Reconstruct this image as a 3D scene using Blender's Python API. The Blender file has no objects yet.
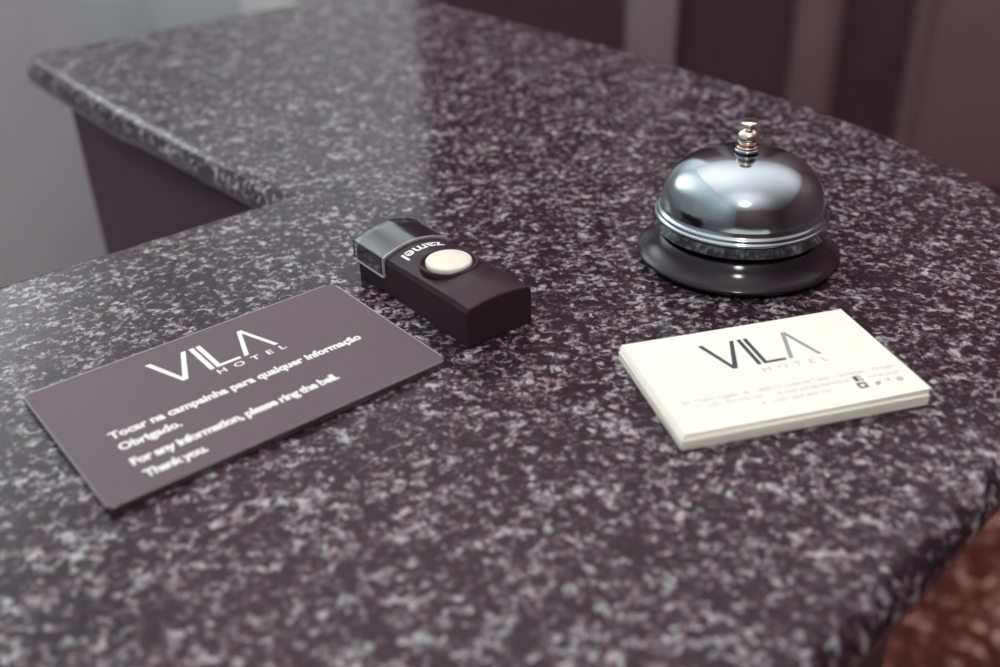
import bpy, bmesh, math, random
from mathutils import Vector, Matrix
random.seed(7)
PI = math.pi
S = bpy.context.scene
COL = S.collection
ZC = 1.05                       # height of the counter top above the floor (m)

# ---------------------------------------------------------------- camera
PITCH, ROLL, CAMH, FPX = 0.53534, -0.029246, 0.191707, 1027.05
fw = Vector((0, math.cos(PITCH), -math.sin(PITCH)))
up = Vector((0, math.sin(PITCH), math.cos(PITCH)))
rt = Vector((1, 0, 0))
r_ = math.cos(ROLL) * rt + math.sin(ROLL) * up
u_ = -math.sin(ROLL) * rt + math.cos(ROLL) * up
cd = bpy.data.cameras.new('camera')
cam = bpy.data.objects.new('camera', cd)
COL.objects.link(cam)
M3 = Matrix((r_, u_, -fw)).transposed()
cam.matrix_world = Matrix.Translation((0, 0, ZC + CAMH)) @ M3.to_4x4()
cd.sensor_width = 36
cd.lens = 36 * FPX / 1000
cd.clip_start = 0.01
cd.dof.use_dof = True
cd.dof.focus_distance = 0.39
cd.dof.aperture_fstop = 6.0
S.camera = cam

# ---------------------------------------------------------------- light and exposure
vs = S.view_settings
S.display_settings.display_device = 'sRGB'
vs.view_transform = 'Standard'
vs.look = 'None'
vs.exposure = -0.25
vs.gamma = 1.0
vs.use_curve_mapping = False
w = bpy.data.worlds.new('world')
S.world = w
w.use_nodes = True
w.node_tree.nodes['Background'].inputs[0].default_value = (0.9, 0.93, 1, 1)
w.node_tree.nodes['Background'].inputs[1].default_value = 0.3


def area(name, loc, target, sx, sy, power, col=(1, 1, 1)):
    d = bpy.data.lights.new(name, 'AREA')
    d.shape = 'RECTANGLE'
    d.size, d.size_y = sx, sy
    d.energy = power
    d.color = col
    o = bpy.data.objects.new(name, d)
    COL.objects.link(o)
    o.location = loc
    o.rotation_euler = (Vector(target) - Vector(loc)).to_track_quat('-Z', 'Y').to_euler()
    return o


CEIL = 2.75


def uplight(name, loc, aim, power, size=150, soft=0.06, col=(1, 0.985, 0.95)):
    """a spot light thrown up at the white ceiling, which then lights the room softly"""
    d = bpy.data.lights.new(name, 'SPOT')
    d.energy = power
    d.spot_size = math.radians(size)
    d.spot_blend = 1.0
    d.shadow_soft_size = soft
    d.color = col
    o = bpy.data.objects.new(name, d)
    COL.objects.link(o)
    o.location = loc
    o.rotation_euler = Vector(aim).to_track_quat('-Z', 'Y').to_euler()
    return o


uplight('bounced_flash', (0.0, -0.15, ZC + 0.40), (0.0, -0.75, 1.0), 105, 110)
# the same flash, spilling straight forward
pd = bpy.data.lights.new('flash_head', 'POINT')
pd.energy = 15
pd.shadow_soft_size = 0.08
pd.color = (1, 0.985, 0.96)
po = bpy.data.objects.new('flash_head', pd)
COL.objects.link(po)
po.location = (-0.02, -0.42, 2.02)
uplight('ceiling_fill_left', (-0.34, 1.35, 1.15), (0, 0, 1), 270)  # added fill with no fixture, brightens the ceiling and left wall
uplight('ceiling_fill_right', (1.5, 1.4, 1.3), (0, 0, 1), 125)  # added fill with no fixture, brightens the right side of the room


# ---------------------------------------------------------------- materials
class NT:
    def __init__(s, name):
        s.m = bpy.data.materials.new(name)
        s.m.use_nodes = True
        s.t = s.m.node_tree
        s.n = s.t.nodes
        s.b = s.n['Principled BSDF']

    def add(s, kind, **kw):
        n = s.n.new(kind)
        for k, v in kw.items():
            if hasattr(n, k):
                setattr(n, k, v)
            else:
                n.inputs[k].default_value = v
        return n

    def lk(s, a, b):
        s.t.links.new(a, b)

    def ramp(s, src, stops, interp='LINEAR'):
        r = s.n.new('ShaderNodeValToRGB')
        r.color_ramp.interpolation = interp
        e = r.color_ramp.elements
        while len(e) < len(stops):
            e.new(0.5)
        for el, (p, c) in zip(e, stops):
            el.position = p
            el.color = (*c, 1)
        s.lk(src, r.inputs[0])
        return r.outputs[0]

    def mix(s, fac, a, b, mode='MIX'):
        m = s.n.new('ShaderNodeMix')
        m.data_type = 'RGBA'
        m.blend_type = mode
        for i, v in ((0, fac), (6, a), (7, b)):
            if isinstance(v, (int, float)):
                m.inputs[i].default_value = v
            elif isinstance(v, tuple):
                m.inputs[i].default_value = (*v, 1)
            else:
                s.lk(v, m.inputs[i])
        return m.outputs[2]


def simple(name, col, rough=0.5, metal=0.0, noise=0.06, scale=300, spec=0.5, bump=0.0, coat=0.0):
    """a plain procedural material: base colour with a little mottling"""
    q = NT(name)
    tc = q.add('ShaderNodeTexCoord')
    nz = q.add('ShaderNodeTexNoise', Scale=scale, Detail=3.0)
    q.lk(tc.outputs['Object'], nz.inputs['Vector'])
    a = tuple(c * (1 - noise) for c in col)
    b = tuple(min(1, c * (1 + noise)) for c in col)
    q.lk(q.ramp(nz.outputs[0], [(0.3, a), (0.7, b)]), q.b.inputs['Base Color'])
    q.b.inputs['Roughness'].default_value = rough
    q.b.inputs['Metallic'].default_value = metal
    q.b.inputs['Specular IOR Level'].default_value = spec
    q.b.inputs['Coat Weight'].default_value = coat
    if bump:
        bp = q.add('ShaderNodeBump', Strength=bump, Distance=0.001)
        q.lk(nz.outputs[0], bp.inputs['Height'])
        q.lk(bp.outputs[0], q.b.inputs['Normal'])
    return q.m


def granite(name, dark, mid, light, cool, warm, k=1.0, rough=0.11, spec=0.19):
    q = NT(name)
    tc = q.add('ShaderNodeTexCoord')
    O = tc.outputs['Object']
    # warped coordinates, so that the crystals come out ragged
    wn = q.add('ShaderNodeTexNoise', Scale=260 * k, Detail=2.0)
    q.lk(O, wn.inputs['Vector'])
    sc = q.add('ShaderNodeVectorMath', operation='SCALE')
    q.lk(wn.outputs['Color'], sc.inputs[0])
    sc.inputs['Scale'].default_value = 0.0045 / k
    ad = q.add('ShaderNodeVectorMath', operation='ADD')
    q.lk(O, ad.inputs[0])
    q.lk(sc.outputs[0], ad.inputs[1])
    V = ad.outputs[0]
    v1 = q.add('ShaderNodeTexVoronoi', Scale=430 * k)
    q.lk(V, v1.inputs['Vector'])
    sep = q.add('ShaderNodeSeparateColor')
    q.lk(v1.outputs['Color'], sep.inputs[0])
    n1 = q.add('ShaderNodeTexNoise', Scale=210 * k, Detail=7.0, Roughness=0.72)
    q.lk(V, n1.inputs['Vector'])
    n2 = q.add('ShaderNodeTexNoise', Scale=62 * k, Detail=2.0)
    q.lk(O, n2.inputs['Vector'])

    def math_(op, a, b):
        m = q.add('ShaderNodeMath', operation=op)
        for i, v in enumerate((a, b)):
            if isinstance(v, (int, float)):
                m.inputs[i].default_value = v
            else:
                q.lk(v, m.inputs[i])
        return m.outputs[0]
    f = math_('MULTIPLY', sep.outputs[0], 0.17)
    f = math_('ADD', f, math_('MULTIPLY', n1.outputs[0], 1.0))
    f = math_('ADD', f, math_('MULTIPLY', n2.outputs[0], 0.30))
    # f is centred near 0.74
    base = q.ramp(f, [(0.70, dark), (0.78, mid), (0.93, light), (1.0, light)])
    tint = q.ramp(sep.outputs[1], [(0.0, cool), (0.45, (1, 1, 1)), (0.7, (1, 1, 1)), (1.0, warm)])
    col = q.mix(0.85, base, tint, 'MULTIPLY')
    q.lk(col, q.b.inputs['Base Color'])
    q.b.inputs['Roughness'].default_value = rough
    q.b.inputs['Specular IOR Level'].default_value = spec
    return q.m


M_GRAN = granite('dark polished granite', (0.024, 0.015, 0.020), (0.085, 0.060, 0.072), (0.46, 0.46, 0.47),
                 (0.80, 1.0, 1.02), (1.0, 0.84, 0.76), k=1.15)
M_FLOOR = granite('red granite floor', (0.075, 0.019, 0.018), (0.11, 0.030, 0.028), (0.62, 0.38, 0.35),
                  (1, 0.95, 0.95), (1.0, 0.9, 0.85), k=0.13, rough=0.35)
M_BASE = simple('black stained panel', (0.10, 0.066, 0.08), 0.55, spec=0.2, scale=40)
M_BLACK = simple('black gloss plastic', (0.038, 0.025, 0.031), 0.3, spec=0.18)
M_BELLBASE = simple('black lacquered steel', (0.016, 0.011, 0.015), 0.13, spec=0.35)
M_CHROME = simple('polished chrome', (0.40, 0.475, 0.495), 0.13, 1.0, 0.03, 120)
M_NICKEL = simple('brushed nickel', (0.80, 0.74, 0.62), 0.2, 1.0, 0.05, 900)
M_COPPER = simple('coppery washer', (0.70, 0.50, 0.46), 0.25, 1.0)
M_CARD = simple('white card', (0.94, 0.94, 0.85), 0.6, noise=0.015, scale=900, spec=0.3)
M_INKD = simple('dark blue grey ink', (0.050, 0.062, 0.075), 0.5, spec=0.3)
M_INKG = simple('grey ink', (0.32, 0.36, 0.36), 0.5, spec=0.3)
M_INKF = simple('faint grey ink', (0.55, 0.56, 0.53), 0.5, spec=0.3)
M_SIGN = simple('matt grey print', (0.120, 0.097, 0.109), 0.5, noise=0.05, scale=1500, spec=0.3)
M_WHITEP = simple('white print', (0.86, 0.90, 0.86), 0.5, noise=0.02)
M_BTN = simple('ivory plastic', (0.90, 0.86, 0.72), 0.35, noise=0.015)
M_WALLW = simple('cool white paint', (0.72, 0.80, 0.82), 0.7, noise=0.03, scale=3, bump=0.02)
M_WALLDIM = simple('dimmed wall taupe', (0.235, 0.155, 0.168), 0.7, noise=0.04, scale=3)  # white wall darkened in colour, standing in for light falloff to the right
M_PILDIM = simple('dimmed grey jamb', (0.27, 0.23, 0.245), 0.6, noise=0.04, scale=5)  # pale jamb toned down: the dim light is put into the colour
M_PILDIM2 = simple('dimmed pink jamb', (0.20, 0.14, 0.155), 0.6, noise=0.04, scale=5)  # second jamb, likewise darkened in colour for the weaker light
M_DOORD = simple('black door lacquer', (0.085, 0.056, 0.068), 0.5, spec=0.15, scale=10)
M_DOORW = simple('white lacquer', (0.86, 0.96, 0.95), 0.5, noise=0.02, scale=5)
M_CEIL = simple('white ceiling paint', (0.79, 0.74, 0.775), 0.8, noise=0.02, scale=3)
M_STEEL = simple('dull steel', (0.5, 0.5, 0.5), 0.3, 1.0)


def glass(name, col=(1, 1, 1), rough=0.0, ior=1.49):
    q = NT(name)
    q.b.inputs['Base Color'].default_value = (*col, 1)
    q.b.inputs['Transmission Weight'].default_value = 1
    q.b.inputs['Roughness'].default_value = rough
    q.b.inputs['IOR'].default_value = ior
    return q.m


M_SMOKE = simple('smoky acrylic', (0.06, 0.05, 0.055), 0.12, spec=1.0, coat=1.0)
M_WIN = glass('smoky clear plastic', (0.82, 0.86, 0.88), 0.02, 1.5)


def emit(name, col, st):
    q = NT(name)
    q.b.inputs['Base Color'].default_value = (*col, 1)
    q.b.inputs['Emission Color'].default_value = (*col, 1)
    q.b.inputs['Emission Strength'].default_value = st
    return q.m


M_LAMP = emit('lamp diffuser', (1, .98, .94), 2.0)


# ---------------------------------------------------------------- helpers
def tag(o, label=None, cat=None, group=None, kind=None):
    if label: o['label'] = label
    if cat: o['category'] = cat
    if group: o['group'] = group
    if kind: o['kind'] = kind
    return o


def mesh_obj(name, verts, faces, mat, parent=None, smooth=False, loc=None):
    me = bpy.data.meshes.new(name)
    me.from_pydata([tuple(v) for v in verts], [], faces)
    bm = bmesh.new()
    bm.from_mesh(me)
    bmesh.ops.recalc_face_normals(bm, faces=bm.faces)
    bm.to_mesh(me)
    bm.free()
    me.materials.append(mat)
    if smooth:
        for p in me.polygons: p.use_smooth = True
    o = bpy.data.objects.new(name, me)
    COL.objects.link(o)
    if parent: o.parent = parent
    if loc: o.location = loc
    return o


def empty(name, loc, rz=0):
    o = bpy.data.objects.new(name, None)
    COL.objects.link(o)
    o.location = loc
    o.rotation_euler = (0, 0, rz)
    o.empty_display_size = 0.02
    return o


def box_vf(x0, x1, y0, y1, z0, z1):
    v = [(x, y, z) for z in (z0, z1) for x, y in ((x0, y0), (x1, y0), (x1, y1), (x0, y1))]
    f = [(3, 2, 1, 0), (4, 5, 6, 7), (0, 1, 5, 4), (1, 2, 6, 5), (2, 3, 7, 6), (3, 0, 4, 7)]
    return v, f


def boxes(name, lst, mat, parent=None, bevel=0, loc=None):
    V, F = [], []
    for b in lst:
        v, f = box_vf(*b)
        F += [tuple(i + len(V) for i in q) for q in f]
        V += v
    o = mesh_obj(name, V, F, mat, parent, loc=loc)
    if bevel:
        m = o.modifiers.new('bevel', 'BEVEL')
        m.width = bevel
        m.segments = 3
    return o


def lathe(name, prof, mat, parent=None, seg=128, loc=None):
    """prof: (radius, z) from the bottom of the axis to the top of the axis, or a closed ring"""
    V, F, rows = [], [], []
    for r, z in prof:
        if r < 1e-7:
            rows.append([len(V)])
            V.append((0, 0, z))
        else:
            rows.append(list(range(len(V), len(V) + seg)))
            V += [(r * math.cos(2 * PI * i / seg), r * math.sin(2 * PI * i / seg), z) for i in range(seg)]
    for a, b in zip(rows, rows[1:]):
        for i in range(seg):
            j = (i + 1) % seg
            if len(a) == 1 and len(b) == 1: continue
            if len(a) == 1: F.append((a[0], b[i], b[j]))
            elif len(b) == 1: F.append((a[i], a[j], b[0]))
            else: F.append((a[i], a[j], b[j], b[i]))
    return mesh_obj(name, V, F, mat, parent, True, loc)


def prism(name, outline, z0, z1, mat, parent=None, loc=None):
    n = len(outline)
    V = [(x, y, z0) for x, y in outline] + [(x, y, z1) for x, y in outline]
    F = [tuple(range(n - 1, -1, -1)), tuple(range(n, 2 * n))]
    F += [(i, (i + 1) % n, n + (i + 1) % n, n + i) for i in range(n)]
    return mesh_obj(name, V, F, mat, parent, loc=loc)


def rrect(w, h, r, n=8):
    pts = []
    for cx, cy, a0 in ((w / 2 - r, h / 2 - r, 0), (-w / 2 + r, h / 2 - r, PI / 2), (-w / 2 + r, -h / 2 + r, PI),
                       (w / 2 - r, -h / 2 + r, 1.5 * PI)):
        for i in range(n + 1):
            a = a0 + PI / 2 * i / n
            pts.append((cx + r * math.cos(a), cy + r * math.sin(a)))
    return pts


def text_vf(s, spacing=1.0, bold=0.0):
    c = bpy.data.curves.new('t', 'FONT')
    c.body = s
    c.size = 1
    c.space_character = spacing
    c.offset = bold
    c.resolution_u = 3
    o = bpy.data.objects.new('t', c)
    COL.objects.link(o)
    dg = bpy.context.evaluated_depsgraph_get()
    me = bpy.data.meshes.new_from_object(o.evaluated_get(dg))
    V = [tuple(v.co) for v in me.vertices]
    F = [tuple(p.vertices) for p in me.polygons]
    bpy.data.objects.remove(o)
    bpy.data.curves.remove(c)
    bpy.data.meshes.remove(me)
    return V, F


def text(name, s, x, y, width, z, mat, parent, spacing=1.0, bold=0.0, ys=1.0, shear=0.0, cap=None, thick=0.00004):
    """lettering of a given width on the plane z, its baseline starting at (x, y)"""
    V, F = text_vf(s, spacing, bold)
    x0 = min(v[0] for v in V)
    x1 = max(v[0] for v in V)
    k = width / (x1 - x0)
    ky = k * ys if cap is None else cap / max(v[1] for v in V)
    n = len(V)
    top = [(x + (v[0] - x0) * k, y + v[1] * ky, z + thick) for v in V]
    bot = [(a, b, z) for a, b, _ in top]
    edges = {}
    for f in F:
        for i in range(len(f)):
            a, b = f[i], f[(i + 1) % len(f)]
            edges[(a, b)] = edges.get((a, b), 0) + 1
    side = [(b, a, a + n, b + n) for (a, b) in edges if (b, a) not in edges]
    FF = list(F) + [tuple(i + n for i in reversed(f)) for f in F] + side
    me = bpy.data.meshes.new(name)
    me.from_pydata(top + bot, [], FF)
    me.materials.append(mat)
    o = bpy.data.objects.new(name, me)
    COL.objects.link(o)
    o.parent = parent
    return o


def strokes(name, polys, z, mat, parent, thick=0.00004):
    V, F = [], []
    for p in polys:
        n, b = len(p), len(V)
        V += [(x, y, z) for x, y in p] + [(x, y, z + thick) for x, y in p]
        F += [tuple(b + i for i in range(n - 1, -1, -1)), tuple(b + n + i for i in range(n))]
        F += [(b + i, b + (i + 1) % n, b + n + (i + 1) % n, b + n + i) for i in range(n)]
    return mesh_obj(name, V, F, mat, parent)


# the counter's own axes: s runs along the front strip, t away from the guest side
CA, SA = 0.777, 0.63
_l = math.hypot(CA, SA)
CA /= _l
SA /= _l


def st(s, t):
    return (CA * s - SA * t, SA * s + CA * t)


# ---------------------------------------------------------------- countertop (one L-shaped slab with a bullnose edge)
def arc(cx, cy, r, a0, a1, n):
    return [(cx + r * math.cos(a0 + (a1 - a0) * i / n), cy + r * math.sin(a0 + (a1 - a0) * i / n)) for i in range(n + 1)]


def spline(pts, per=6):
    """Catmull-Rom curve through the points"""
    res = []
    P = [Vector(p) for p in pts]
    P = [P[0] * 2 - P[1]] + P + [P[-1] * 2 - P[-2]]
    for a, b, c, d in zip(P, P[1:], P[2:], P[3:]):
        for k in range(per):
            u = k / per
            res.append(tuple(0.5 * ((2 * b) + (c - a) * u + (2 * a - 5 * b + 4 * c - d) * u * u + (3 * b - a - 3 * c + d) * u ** 3)))
    return res + [tuple(P[-2])]


out = [(-0.66, 0.080)]                      # counter-clockwise in (s, t), outermost line of the nose
out += spline([(0.0, 0.080), (0.12, 0.081), (0.21, 0.0845), (0.286, 0.093), (0.36, 0.112), (0.415, 0.143), (0.462, 0.194), (0.487, 0.253),
               (0.502, 0.332), (0.509, 0.42), (0.511, 0.52)])
out.append((0.511, 0.62))
out += arc(0.486, 0.750, 0.025, 0, PI / 2, 6)
out += arc(0.219, 0.753, 0.022, PI / 2, PI, 8)
out += [(0.197, 0.60), (0.206, 0.423), (0.0, 0.423), (-0.3, 0.423), (-0.66, 0.423)]
TH = 0.021


def offset(poly, d):
    n = len(poly)
    res = []
    for i in range(n):
        p0, p1, p2 = (Vector(poly[(i + k) % n]) for k in (-1, 0, 1))
        a = (p1 - p0).normalized()
        b = (p2 - p1).normalized()
        na, nb = Vector((-a.y, a.x)), Vector((-b.y, b.x))
        m = (na + nb)
        m = m / max(0.4, m.length_squared) * 2 if m.length > 1e-6 else na
        res.append(tuple(p1 + m * d * 1.0))
    return res


V, F = [], []
n = len(out)
NR = 10
R = TH / 2
for k in range(NR + 1):
    a = -PI / 2 + PI * k / NR
    ins = R * 0.85 * (1 - math.cos(a))
    zz = ZC - R + R * math.sin(a)
    V += [(*st(*p), zz) for p in offset(out, ins)]
for k in range(NR):
    for i in range(n):
        j = (i + 1) % n
        F.append((k * n + i, k * n + j, (k + 1) * n + j, (k + 1) * n + i))
F.append(tuple(range(n - 1, -1, -1)))
F.append(tuple(NR * n + i for i in range(n)))
slab = mesh_obj('countertop', V, F, M_GRAN)
for p in slab.data.polygons:
    p.use_smooth = len(p.vertices) == 4
tag(slab, 'L-shaped dark speckled granite countertop with a rounded edge, carrying the bell and cards', 'countertop')

base_o = [(-0.64, 0.093), (0.216, 0.093), (0.216, 0.25), (0.46, 0.25), (0.46, 0.717), (0.209, 0.717), (0.214, 0.405), (-0.64, 0.405)]
cb = empty('counter_base', (*st(0.1, 0.25), 0))
tag(cb, 'black panelled base of the reception counter, under the granite slab', 'counter')
o = prism('panel', [tuple(Vector(st(*p)) - Vector(st(0.1, 0.25))) for p in base_o], 0.08, ZC - TH, M_BASE, cb)
o = prism('plinth', [tuple(Vector(st(*p)) - Vector(st(0.1, 0.25))) for p in offset(base_o, 0.02)], 0.0, 0.08, M_BASE, cb)

# ---------------------------------------------------------------- hotel notice plate
sg = empty('notice_plate', (-0.089349, 0.294142, ZC), 0.67161)
tag(sg, 'dark grey bilingual notice plate with white hotel lettering, lying flat left of the remote', 'sign')
SW, SH, SZ = 0.1206, 0.0766, 0.003
o = prism('acrylic_plate', rrect(SW, SH, 0.003), 0.00005, SZ - 0.0001, M_SMOKE, sg)
bv = o.modifiers.new('bevel', 'BEVEL')
bv.width = 0.0006
bv.segments = 3
bv.limit_method = 'ANGLE'
tag(o, 'smoky acrylic sheet')
o = prism('printed_face', rrect(SW - 0.0012, SH - 0.0012, 0.0026), SZ - 0.0003, SZ, M_SIGN, sg)


def logo(kx, ky, wd, z, x0, y0):
    """the VILA mark as polygons; origin at the left end of the V, on the base line, 42.2 x 17.8 mm when kx = ky = 1"""
    def bar(a, b, w0):
        # slanted stroke with horizontal ends
        h = w0 / 2
        return [(a[0] - h, a[1]), (b[0] - h, b[1]), (b[0] + h, b[1]), (a[0] + h, a[1])]
    W = wd
    P = {
        'v': [[(0, 17.8), (W * 1.15, 17.8), (6.9 + .1, 2.4), (13.3 - W * .0, 17.8), (13.3 + W, 17.8), (7.6 + W * .3, 0), (6.3 - W * .1, 0)]],
        'i': [[(16.2, 0), (16.2 + W, 0), (16.2 + W, 17.8), (16.2, 17.8)]],
        'l': [[(18.4 + .4, 0), (28, 0), (28, W * .85), (18.8 + W, W * .85), (18.8 + W, 17.8), (18.8, 17.8)]],
        'a': [[(29.3, 0.4), (29.3 + W, 0.4), (35.9, 15.4), (41.3 - W * .2, 0), (42.2 + W * .2, 0), (36.6 + W * .1, 17.8), (35.2 - W * .1, 17.8)]],
    }
    return {k: [[(x0 + x * kx / 1000, y0 + y * ky / 1000) for x, y in p] for p in v] for k, v in P.items()}


L = logo(1, 1, 1.8, SZ, -0.0214, 0.0106)
strokes('logo', L['v'] + L['i'] + L['l'] + L['a'], SZ + 0.00001, M_WHITEP, sg)
text('logo_word', 'H O T E L', -0.0039, 0.0062, 0.0262, SZ + 0.00001, M_WHITEP, sg, spacing=1.25, cap=0.0029, bold=0.02)
M_EDGE_HL = simple('pale edge highlight', (0.36, 0.35, 0.36), 0.2, spec=1.0)  # painted highlight: pale strips along the top and right edges of the plate
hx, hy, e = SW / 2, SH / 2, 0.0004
boxes('edge_highlight', [(-hx + .003, hx - .003, hy - e, hy + .00002, SZ - .0006, SZ - .00002), (hx - e, hx + .00002, -hy + .003, hy - .003, SZ - .0006, SZ - .00002)], M_EDGE_HL, sg)
text('text_line', 'Tocar na campainha para qualquer informação', -0.0467, -0.0062, 0.0925, SZ + 0.00001, M_WHITEP, sg, bold=0.04, ys=1.1)
text('text_line', 'Obrigado.', -0.0466, -0.0138, 0.0203, SZ + 0.00001, M_WHITEP, sg, bold=0.04, ys=1.1)
text('text_line', 'For any information, please ring the bell.', -0.0466, -0.0234, 0.0725, SZ + 0.00001, M_WHITEP, sg, spacing=0.92, bold=0.045, ys=1.1)
text('text_line', 'Thank you.', -0.0458, -0.0315, 0.0200, SZ + 0.00001, M_WHITEP, sg, spacing=0.92, bold=0.045, ys=1.1)

# ---------------------------------------------------------------- business cards
CX, CY, CANG = 0.0899, 0.2885, 0.23906
NB = 11
CT = 0.00036
names = ['lowest card of the white business card stack', 'second card from the bottom of the white stack',
         'third card from the bottom of the white stack', 'fourth card from the bottom of the white stack',
         'fifth card from the bottom of the white stack', 'sixth card of eleven, middle of the white stack',
         'fifth card from the top of the white stack', 'fourth card from the top, last of the neat lower pack',
         'third card from the top, first above the neat lower pack', 'second card from the top, just under the printed one',
         'topmost white business card with the printed logo and address, in front of the bell']
# (dx, dy, turn) against the topmost card, in its own axes (mm, degrees)
offs = [(-1.3, -1.3, 0.15), (-1.25, -1.35, 0.1), (-1.35, -1.25, 0.2), (-1.3, -1.3, 0.1), (-1.2, -1.35, 0.15),
        (-1.35, -1.3, 0.1), (-1.3, -1.2, 0.2), (-1.25, -1.3, 0.1), (-0.9, -1.1, -0.2), (-0.6, -0.2, 0.1), (0, 0, 0)]
Z = ZC + 0.00002
for i, (dx, dy, ro) in enumerate(offs):
    c, s = math.cos(CANG), math.sin(CANG)
    dx /= 1000
    dy /= 1000
    z = ZC + 0.00003 + i * (CT + 0.00003)
    nx, ny = 24, 4
    W2, H2 = 0.0425, 0.0275
    bow = {8: 0.00008, 9: 0.00016, 10: 0.00036}.get(i, 0.0)     # the loose upper cards do not lie quite flat
    gap = {9: 0.00015, 10: 0.0003}.get(i, 0.0)
    V, F = [], []
    for lev in (0, 1):
        for b in range(ny + 1):
            for a in range(nx + 1):
                u, v = a / nx, b / ny
                V.append((-W2 + 2 * W2 * u, -H2 + 2 * H2 * v,
                          lev * CT + gap + bow * 4 * max(0, u - .35) ** 1.5 * (1 - .5 * v)))
    def idx(l, a, b): return l * (nx + 1) * (ny + 1) + b * (nx + 1) + a
    for b in range(ny):
        for a in range(nx):
            F.append((idx(1, a, b), idx(1, a + 1, b), idx(1, a + 1, b + 1), idx(1, a, b + 1)))
            F.append((idx(0, a, b), idx(0, a, b + 1), idx(0, a + 1, b + 1), idx(0, a + 1, b)))
    for a in range(nx):
        F.append((idx(0, a, 0), idx(0, a + 1, 0), idx(1, a + 1, 0), idx(1, a, 0)))
        F.append((idx(0, a, ny), idx(1, a, ny), idx(1, a + 1, ny), idx(0, a + 1, ny)))
    for b in range(ny):
        F.append((idx(0, 0, b), idx(1, 0, b), idx(1, 0, b + 1), idx(0, 0, b + 1)))
        F.append((idx(0, nx, b), idx(0, nx, b + 1), idx(1, nx, b + 1), idx(1, nx, b)))
    loc = (CX + c * dx - s * dy, CY + s * dx + c * dy, z)
    if i < NB - 1:
        o = mesh_obj('business_card', V, F, M_CARD, loc=loc)
        o.rotation_euler = (0, 0, CANG + math.radians(ro))
        tag(o, names[i], 'business card', 'business cards stacked on the counter')
    else:
        top = empty('business_card', loc, CANG)
        tag(top, names[i], 'business card', 'business cards stacked on the counter')
        mesh_obj('card_sheet', V, F, M_CARD, top)
        zt = CT + gap + 0.00001

        def rise(o):      # print follows the slightly bowed sheet
            for v in o.data.vertices:
                u, vv = (v.co.x + W2) / (2 * W2), (v.co.y + H2) / (2 * H2)
                v.co.z += bow * 4 * max(0, u - .35) ** 1.5 * (1 - .5 * vv)
            return o
        Lc = logo(37.9 / 42.2, 16.6 / 17.8, 1.65, 0, -0.0177, 0.0023)
        rise(strokes('logo', Lc['v'] + Lc['i'] + Lc['l'], zt, M_INKD, top))
        tag(rise(strokes('logo', Lc['a'], zt, M_INKG, top)), 'lighter grey last letter of the logo')
        rise(text('logo_word', 'H O T E L', -0.003, -0.0022, 0.0235, zt, M_INKF, top, spacing=1.25, cap=0.0025))
        rise(text('address_line', 'Av.  Trajano Augusto,  36  -  4805-122 Caldas das Taipas  -  Guimarães  -  Portugal', -0.0365, -0.0125, 0.0748, zt, M_INKF, top, cap=0.0018))
        rise(text('address_line', 'T.  +351 253 470 100   -   E-mail: info@vilahotel.pt', -0.0330, -0.0158, 0.0540, zt, M_INKF, top, cap=0.0017))
        rise(text('address_line', 'F.  +351 253 470 101', -0.0120, -0.0195, 0.0240, zt, M_INKF, top, cap=0.0017))
        rise(text('address_line', '/vilahotel', 0.0268, -0.0162, 0.0115, zt, M_INKF, top, cap=0.0017))

        def sq(x, y, a, b): return [(x / 1000, y / 1000), ((x + a) / 1000, y / 1000), ((x + a) / 1000, (y + b) / 1000), (x / 1000, (y + b) / 1000)]
        x, y = 22.1, -16.6
        rise(strokes('social_icon', [sq(x, y, 1.5, 2.9), sq(x + 2.1, y, .8, 1.0), sq(x + 2.1, y + 1.7, .8, .4), sq(x + 1.5, y + 2.55, 1.4, .35)], zt, M_INKD, top))
        x, y = 21.4, -20.6
        rise(strokes('social_icon', [sq(x, y, .8, 3.1), sq(x + 2.4, y, .8, 3.1), sq(x + .8, y, 1.6, .75), sq(x + .8, y + 2.3, 1.6, .8)], zt, M_INKD, top))
        rise(strokes('social_icon', [[((27.2 + a) / 1000, (-20.6 + b) / 1000) for a, b in ((0, .3), (1.0, .1), (2.0, .9), (2.3, 2.0), (1.7, 2.1), (1.3, 1.6), (.2, 2.2), (.4, 1.0))]], zt, M_INKG, top))
        rise(strokes('social_icon', [sq(32.0, -19.6, .6, 1.6), sq(31.4, -18.6, 1.8, .5)], zt, M_INKF, top))
        cir = [(36.3 + 1.3 * math.cos(a / 8 * PI), -19.4 + 1.3 * math.sin(a / 8 * PI)) for a in range(16)]
        rise(strokes('social_icon', [[(a / 1000, b / 1000) for a, b in cir]], zt, M_INKF, top))

# ---------------------------------------------------------------- wireless remote (call button box)
# own axes: x across (right), y along towards the window end; origin at the middle of the front end
RW, RL, RH, RC = 0.0294, 0.0762, 0.0163, 0.0035
AX = math.radians(36.9)
FLp = Vector((-0.0114, 0.3130))
ctr = FLp + Vector((math.cos(AX), math.sin(AX))) * RW / 2
rem = empty('remote_control', (ctr.x, ctr.y, ZC), AX)
tag(rem, 'small black wireless remote with a round ivory button, behind the notice plate', 'remote control')


def crown(x):
    return RC * (1 - (2 * x / RW) ** 2)


def ztop(x, y):
    z = RH + 0.0003 + crown(x) - 0.0019 * y / RL
    if y < 0.012:                                    # the nose slopes down to the front end
        z -= (RC * 0.55) * (1 - y / 0.012) ** 1.4 * (1 - (2 * x / RW) ** 2) + 0.0006 * (1 - y / 0.012)
    return z


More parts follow.
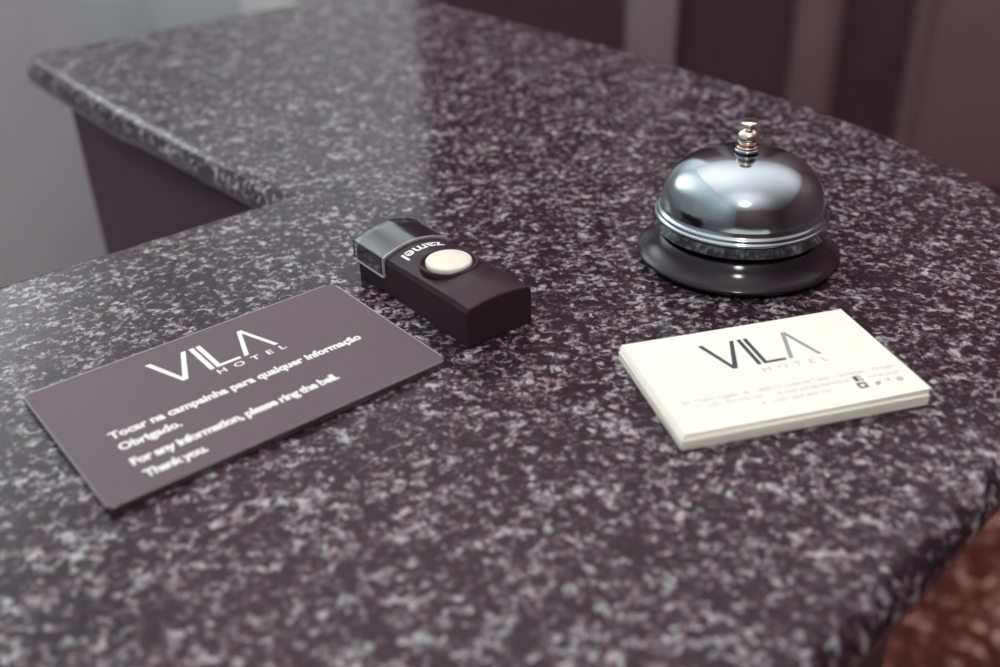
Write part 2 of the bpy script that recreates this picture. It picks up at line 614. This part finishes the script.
def remote_shell(name, y0, y1, mat, parent, dz=0.0, zb=0.0, grow=0.0, inner=None, nx=28, ny=24, rb=0.0016):
    """body piece with arched top: rows along y, the section goes round from bottom left to bottom right"""
    V, F = [], []
    for j in range(ny + 1):
        y = y0 + (y1 - y0) * j / ny
        row = [(-RW / 2 - grow, y, zb)]
        for i in range(nx + 1):
            u = -1 + 2 * i / nx
            x = u * (RW / 2 + grow)
            z = ztop(u * RW / 2, y) + dz
            e = RW / 2 - abs(x)
            if e < rb: z -= (rb - math.sqrt(max(0, rb * rb - (rb - e) ** 2))) * 0.9
            row.append((x, y, z))
        row.append((RW / 2 + grow, y, zb))
        V += row
    m = nx + 3
    for j in range(ny):
        for i in range(m - 1):
            a = j * m + i
            F.append((a, a + 1, a + m + 1, a + m))
        F.append((j * m + m - 1, j * m, (j + 1) * m, (j + 1) * m + m - 1))
    F.append(tuple(range(m)))
    F.append(tuple(ny * m + i for i in range(m - 1, -1, -1)))
    o = mesh_obj(name, V, F, mat, parent)
    bv = o.modifiers.new('bevel', 'BEVEL')
    bv.width = 0.0007
    bv.segments = 2
    bv.limit_method = 'ANGLE'
    bv.angle_limit = math.radians(50)
    return o


YW = 0.0545                                           # where the clear window begins
remote_shell('housing', 0, RL - 0.0012, M_BLACK, rem, dz=-0.0006)
# clear cover: a thin cap wrapped over the last 23 mm, down to mid side
V, F = [], []
prof_o, prof_i = [], []
nx = 28
zl = 0.0075
for off, lst in ((0.0007, prof_o), (0.0001, prof_i)):
    lst.append((-RW / 2 - off, zl))
    lst.append((-RW / 2 - off, RH - 0.0025))
    for i in range(nx + 1):
        u = -1 + 2 * i / nx
        x = u * (RW / 2 + off) * 0.985
        lst.append((x, RH + crown(u * RW / 2) + off - 0.0015))
    lst.append((RW / 2 + off, RH - 0.0025))
    lst.append((RW / 2 + off, zl))
m = len(prof_o)
y0, y1 = YW, RL + 0.0006
for lst, yy in ((prof_o, y0), (prof_o, y1), (prof_i, y0), (prof_i, y1 - 0.0007)):
    V += [(x, yy, z) for x, z in lst]
for i in range(m - 1):
    F.append((i, i + 1, m + i + 1, m + i))
    F.append((2 * m + i, 3 * m + i, 3 * m + i + 1, 2 * m + i + 1))
    F.append((i, 2 * m + i, 2 * m + i + 1, i + 1))
F.append(tuple(m + i for i in range(m)))
F.append(tuple(3 * m + i for i in range(m)))
F.append((0, m, 3 * m, 2 * m))
F.append((m - 1, 2 * m + m - 1, 3 * m + m - 1, 2 * m - 1))
F.append((m, 2 * m - 1, 4 * m - 1, 3 * m))
cov = mesh_obj('window_cover', V, F, M_WIN, rem)
tag(cov, 'clear plastic window cover')
# pale trim line where the cover meets the housing
V, F = [], []
for yy in (YW - 0.0004, YW + 0.0003):
    V += [(x * 1.004, yy, z + 0.0001) for x, z in prof_o]
    V += [(x * 0.985, yy, z - 0.0002) for x, z in prof_i]
for i in range(m - 1):
    a, b, c_, d = i, m + i, 2 * m + i, 3 * m + i
    F += [(a, a + 1, c_ + 1, c_), (b, d, d + 1, b + 1), (a, b, b + 1, a + 1), (c_, c_ + 1, d + 1, d)]
F += [(0, 2 * m, 3 * m, m), (m - 1, 2 * m - 1, 4 * m - 1, 3 * m - 1)]
mesh_obj('cover_edge', V, F, simple('pale frosted plastic edge', (0.42, 0.42, 0.43), 0.3), rem)
for sx in (-1, 1):
    xx = sx * (RW / 2 + 0.0008)
    boxes('cover_edge', [(xx - 0.0004, xx + 0.0004, YW, RL + 0.0006, zl - 0.0003, zl + 0.0002)], bpy.data.materials['pale frosted plastic edge'], rem)
BY = 0.0296
BX = -0.0012
zb = ztop(0, BY)
ring = lathe('button_ring', [(0.0102, -0.0030), (0.0112, -0.0030), (0.0112, 0.0004), (0.0108, 0.0007), (0.0102, 0.0004), (0.0102, -0.0030)],
             M_BLACK, rem, 64, (BX, BY, zb - 0.0006))
lathe('button', [(0, -0.0025), (0.0088, -0.0025), (0.0088, 0.0008), (0.0085, 0.0013), (0.0078, 0.0016), (0.005, 0.0019), (0, 0.0020)], M_BTN, rem, 64,
      (BX, BY, zb - 0.0006))
# brand lettering, upside down to the guest, between button and window
V, F = text_vf('zamel', 1.0, 0.018)
x0, x1 = min(v[0] for v in V), max(v[0] for v in V)
k = 0.0182 / (x1 - x0)
VV = []
for v in V:
    lx = 0.0082 - (v[0] - x0) * k
    ly = 0.0500 - v[1] * k * 1.0 - 0.0009 * (lx / 0.0095) ** 2 - 0.04 * lx
    VV.append((lx, ly, ztop(lx, ly) - 0.0005))
mesh_obj('lettering', VV, F, M_WHITEP, rem)

# ---------------------------------------------------------------- service bell
bell = empty('service_bell', (0.09877, 0.38111, ZC))
tag(bell, 'chrome service bell with a black flared base and a push knob, right of the remote', 'bell')


def mm(prof):
    return [(r / 1000, z / 1000) for r, z in prof]


lathe('base', mm([(0, 0.05), (37.2, 0.05), (38.0, 0.4), (38.3, 1.5), (40.2, 2.6), (40.9, 3.4), (40.6, 4.2), (38.6, 5.3), (36.2, 7.2), (34.4, 9.6), (33.2, 11.6),
                  (32.3, 12.4), (31.5, 12.6), (31.0, 12.2), (30.6, 12.2), (30.4, 15.2), (0, 15.2)]), M_BELLBASE, bell)
# dome: rolled rim, bead, then a rounded high dome; thin shell
dome = [(33.6, 14.8), (34.3, 14.9), (34.6, 15.3), (33.4, 18.7), (33.7, 19.2), (34.5, 19.6), (34.7, 20.3), (34.1, 20.9), (33.5, 21.1), (33.6, 21.7), (33.3, 22.3),
        (32.6, 22.6), (32.2, 23.1)]
DZ0, DZ1, DR = 23.1, 45.4, 32.1
for i in range(1, 33):
    a = PI / 2 * i / 32
    e = 2 / 2.35
    dome.append((DR * max(0, math.cos(a)) ** e, DZ0 + (DZ1 - DZ0) * math.sin(a) ** e))
dome[-1] = (0, DZ1)
inner = [(max(0, r - 0.9), z - (0.9 if r < 25 else 0.3)) for r, z in dome]
inner[-1] = (0, DZ1 - 0.9)
lathe('dome', mm(list(reversed(inner)) + dome), M_CHROME, bell)
lathe('stem', mm([(0, 44.9), (3.7, 44.9), (3.7, 45.4), (2.6, 45.6), (2.6, 46.0), (0, 46.0)]), M_CHROME, bell, 48)
lathe('collar', mm([(0, 45.8), (4.5, 45.8), (4.8, 46.0), (4.8, 46.6), (4.3, 46.9), (0, 46.9)]), M_CHROME, bell, 48)
tag(lathe('washer', mm([(0, 46.8), (3.9, 46.8), (4.2, 47.0), (4.2, 47.6), (3.6, 47.9), (0, 47.9)]), M_COPPER, bell, 48), 'coppery washer')
knob = [(0, 47.8), (2.4, 47.8)]
for i in range(1, 20):
    a = -PI / 2 + PI * i / 20
    if math.cos(a) > .40:
        knob.append((4.3 * math.cos(a), 51.1 + 3.7 * math.sin(a)))
knob += [(1.7, 54.7), (1.6, 55.8), (3.0, 56.3), (3.3, 56.8), (3.0, 57.3), (0, 57.5)]
tag(lathe('push_knob', mm(knob), M_NICKEL, bell, 48), 'warm nickel push knob')

# ---------------------------------------------------------------- the room
XL, XR, YB, YF = -0.86, 2.6, 2.68, -2.2


def struct(name, lst, mat, bevel=0):
    o = boxes(name, lst, mat, bevel=bevel)
    return tag(o, kind='structure')


struct('floor', [(XL - .1, XR + .1, YF - .1, YB + .35, -0.05, 0)], M_FLOOR)
struct('ceiling', [(XL - .1, XR + .1, YF - .1, YB + .35, CEIL, CEIL + .05)], M_CEIL)
struct('wall_left', [(XL - .1, XL, YF - .1, YB + .1, 0, CEIL)], M_WALLW)
struct('wall_right', [(XR, XR + .1, YF, YB, 0, CEIL)], M_WALLDIM)
struct('wall_front', [(XL, XR + .1, YF - .1, YF, 0, CEIL)], M_WALLDIM)


def xat(px, y=2.68, row=0):
    """where the vertical seen at a column stands on the back wall"""
    d = fw * FPX + r_ * (px - 500) + u_ * (333.5 - row)
    return d.x * y / d.y


xs = [xat(p) for p in (236, 298, 415, 627, 677, 799, 848, 932)]
DH = 2.12
struct('wall_back', [(XL, xs[2], YB, YB + .1, 0, CEIL)], M_WALLW)
struct('wall_end', [(xs[2], xs[7], YB, YB + .1, DH + .25, CEIL), (xs[7], XR, YB, YB + .1, 0, CEIL)], M_WALLDIM)
struct('door_1', [(xs[2], xs[3], YB + .03, YB + .08, 0, DH + .25)], M_DOORD)
struct('trim_1', [(xs[3], xs[4], YB - .02, YB + .1, 0, DH + .25)], M_PILDIM, .004)
struct('door_2', [(xs[4], xs[5], YB + .03, YB + .08, 0, DH + .25)], M_DOORD)
struct('trim_2', [(xs[5], xs[6] - .03, YB - .02, YB + .1, 0, DH + .25), (xs[6] - .04, xs[6], YB + .01, YB + .1, 0, DH + .25)], M_PILDIM2, .004)
struct('door_3', [(xs[6], xs[7], YB + .03, YB + .08, 0, DH + .25)], M_DOORD)
struct('trim_3', [(xs[7] - .03, xs[7], YB - .02, YB + .1, 0, DH + .25)], M_PILDIM2, .004)
struct('baseboard_back', [(xs[7], XR, YB - .015, YB, 0, 0.09)], M_DOORD)
struct('baseboard_left', [(XL, XL + .015, YF, YB, 0, 0.09)], M_DOORD)

# narrow white cabinet standing against the far wall
ca, cb_ = xat(238, YB - .31), xat(297, YB - .31)
cw = cb_ - ca
cb2 = empty('cabinet', ((ca + cb_) / 2, YB - 0.165, 0))
tag(cb2, 'narrow white cabinet against the far wall, seen just over the left end of the counter', 'cabinet')
boxes('body', [(-cw / 2, cw / 2, -.13, .13, .06, .92)], M_DOORW, cb2, .004)
boxes('plinth', [(-cw / 2 + .01, cw / 2 - .01, -.11, .12, 0, .06)], M_DOORD, cb2)
dr = boxes('door', [(-cw / 2 + .004, cw / 2 - .004, -.148, -.131, .07, .91)], M_DOORW, cb2, .003)
